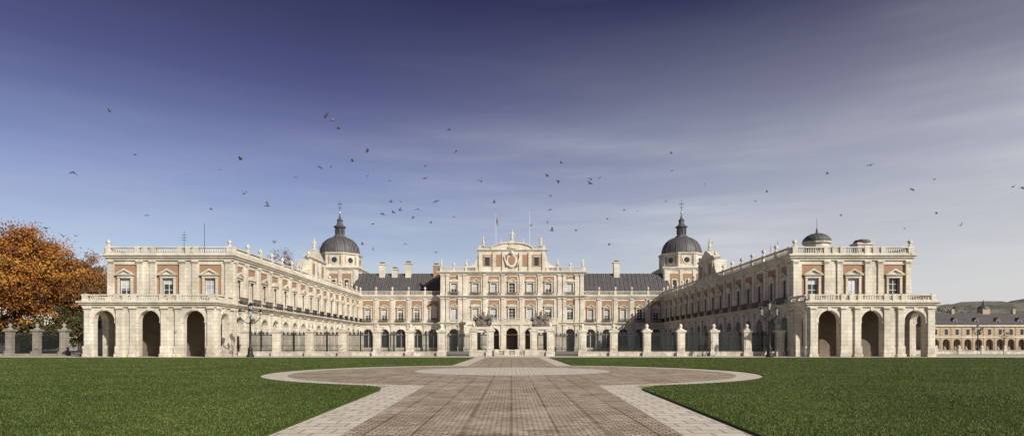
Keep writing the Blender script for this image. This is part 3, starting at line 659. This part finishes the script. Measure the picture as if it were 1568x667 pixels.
for k in range(14): x=74+k*4.2; b.box(x-.3,x+.3,117.7,118.3,0,1.0); b.lathe(x,118,1.0,[(.3,0),(.34,.12),(.2,.25),(.28,.45),(.05,.65)],ST,8); b.box(x+.3,x+3.9,117.8,118.2,0,.55); b.box(x+.3,x+3.9,117.75,118.25,.55,.65)
b.obj('low_parapet_wall')
# ------------------------------------------------------------ birds
BM=[simple('pigeon_plumage',(.06,.06,.07),.7,0,.5,8),simple('pigeon_wing',(.14,.14,.15),.7,0,.5,8)]
def birdmesh(up,sweep):
    b=B()
    n=8; prof=[(.01,-.17),(.035,-.13),(.06,-.05),(.065,.03),(.045,.1),(.032,.13),(.036,.16),(.025,.19),(.005,.225)]
    vs=[];fs=[]
    for r_,x in prof:
        for k in range(n): t=2*math.pi*k/n; vs.append((x,r_*math.cos(t),r_*math.sin(t)*.9))
    for i in range(len(prof)-1):
        for k in range(n): fs.append((i*n+k,i*n+(k+1)%n,(i+1)*n+(k+1)%n,(i+1)*n+k))
    b.add(vs,fs,0,True)
    b.add([(-.12,-.03,0),(-.12,.03,0),(-.29,.07,.0),(-.3,0,.005),(-.29,-.07,0)],[(0,1,2,3,4)],0)
    for sg in(-1,1):
        z1=.17*math.sin(up);y1=.05+.17*math.cos(up); z2=z1+.2*math.sin(up*.6);y2=y1+.2*math.cos(up*.6)
        b.add([(.07,sg*.04,.03),(-.08,sg*.04,.02),(-.10,sg*y1,z1),(.10,sg*y1,z1),(-.02-sweep,sg*y2,z2),(-.10-sweep,sg*(y2-.05),z2)],[(0,3,2,1),(3,4,5,2)],1)
    return b
# flock: (bearing, elevation) as tangents x568, placed at varied real distances
pts=[(168,171),(207,237),(113,264),(499,177),(510,185),(519,197),(687,199),(699,231),(563,231),(540,247),(369,244),(336,260),(453,271),(490,256),(506,256),(563,270),(597,277),(652,254),(651,273),(737,278),(757,310),(838,269),(855,277),(859,249),(905,274),(917,273),(904,281),(843,299),(842,321),(845,353),(882,353),(930,335),(956,321),(976,323),(1020,308),(1028,235),(1028,262),(1079,282),(1157,308),(1174,294),(1267,266),(1333,253),(1431,274),(1397,290),(1434,327),(1471,345),(1551,286),(1565,287),(1385,350),(373,297),(410,315),(323,320),(225,329),(70,349),(66,361),(97,362),(116,361),(585,327),(602,325),(613,322),(599,309),(614,309),(640,320),(668,308),(632,334),(660,341),(695,332),(620,373),(668,386),(571,382),(555,374),(571,343),(933,373),(813,345),(838,341),(1288,330)]
bases=[birdmesh(u,s_).obj('bird',None,BM) for u,s_ in((.9,.05),(.35,.0),(-.5,.08),(.1,.12),(1.25,.0))]
random.seed(11)
for i,(u,v) in enumerate(pts):
    Dp=random.uniform(68,112)
    if i<len(bases): o=bases[i]
    else: o=bpy.data.objects.new('bird',bases[i%5].data); scene.collection.objects.link(o)
    o.location=((u-784)*Dp/980,Dp,1.65+(528-v)*Dp/980)
    o.rotation_euler=(random.uniform(-.6,.6),random.uniform(-.3,.3),random.uniform(0,6.28)); s_=random.uniform(.95,1.25); o.scale=(s_,s_,s_)
# ------------------------------------------------------------ world
w=bpy.data.worlds.new("World"); scene.world=w; w.use_nodes=True; nt=w.node_tree; bg=nt.nodes['Background']
sky=nt.nodes.new('ShaderNodeTexSky'); sky.sky_type='NISHITA'; sky.sun_disc=False
EL=R(29); AZ=R(138); sky.sun_elevation=EL; sky.sun_rotation=AZ; sky.air_density=1.0; sky.dust_density=.6; sky.ozone_density=2.0
tc=nt.nodes.new('ShaderNodeTexCoord'); g=tc.outputs['Generated']; sp=nt.nodes.new('ShaderNodeSeparateXYZ'); nt.links.new(g,sp.inputs[0])
x_,y_,z_=sp.outputs
tint=ramp(nt,z_,[(0,(1.14,1.06,1.03)),(.12,(1.12,.96,1.0)),(.25,(.92,.72,.86)),(.36,(.55,.38,.54)),(.48,(.28,.18,.30)),(1,(.3,.22,.3))])
col=mix(nt,sky.outputs[0],tint,1,'MULTIPLY')
hx=math_(nt,'MULTIPLY',math_(nt,'ADD',x_,.25,True),1.1,True); hz=math_(nt,'SUBTRACT',1.0,math_(nt,'MULTIPLY',z_,2.15),True)
col=mix(nt,col,(7.3,7.2,7.1),math_(nt,'MULTIPLY',math_(nt,'MULTIPLY',hx,hz),1.0))
az=math_(nt,'ARCTAN2',x_,y_); cb=nt.nodes.new('ShaderNodeCombineXYZ'); nt.links.new(az,cb.inputs[0]); nt.links.new(z_,cb.inputs[1])
wv=cb.outputs[0]
n1=noise(nt,mapping(nt,wv,(1.1,9.5,1),(3.1,1.45,0),(0,0,R(-7))),1.3,9,.58)
n3=noise(nt,mapping(nt,wv,(3,30,1),(0,0,0),(0,0,R(-9))),1.6,8,.65)
n2=noise(nt,mapping(nt,wv,(1.3,3.2,1),(7,2.6,0)),1.2,3,.5)
cm=math_(nt,'MULTIPLY',ramp(nt,n1,[(.42,(0,0,0)),(.66,(1,1,1))]),ramp(nt,n2,[(.34,(.12,.12,.12)),(.57,(1,1,1))]))
cm=math_(nt,'MULTIPLY',cm,ramp(nt,n3,[(.3,(.35,.35,.35)),(.65,(1,1,1))]))
fade=ramp(nt,z_,[(0,(.7,.7,.7)),(.12,(1,1,1)),(.23,(.8,.8,.8)),(.32,(.25,.25,.25)),(.44,(.04,.04,.04))])
side=math_(nt,'ADD',.60,math_(nt,'MULTIPLY',x_,.7),True)
cm=math_(nt,'MULTIPLY',math_(nt,'MULTIPLY',cm,fade),side)
col=mix(nt,col,(7.2,7.2,7.5),math_(nt,'MULTIPLY',cm,1.1,True))
nt.links.new(col,bg.inputs[0]); bg.inputs[1].default_value=.095
sd=bpy.data.lights.new('sun','SUN'); sd.energy=5.0; sd.angle=R(.5); sd.color=(1,.94,.84); so=bpy.data.objects.new('sun',sd); scene.collection.objects.link(so)
dirv=Vector((math.sin(AZ)*math.cos(EL),math.cos(AZ)*math.cos(EL),math.sin(EL))); so.rotation_euler=dirv.to_track_quat('Z','Y').to_euler(); so.location=dirv*200
cd=bpy.data.cameras.new('camera'); cd.lens=22.5; cd.sensor_width=36; cd.shift_y=.124; cd.clip_end=8000; co=bpy.data.objects.new('camera',cd); scene.collection.objects.link(co)
co.location=(0,0,1.65); co.rotation_euler=(R(90),0,0); scene.camera=co
scene.view_settings.view_transform='Standard'; scene.view_settings.look='None'; scene.view_settings.exposure=0
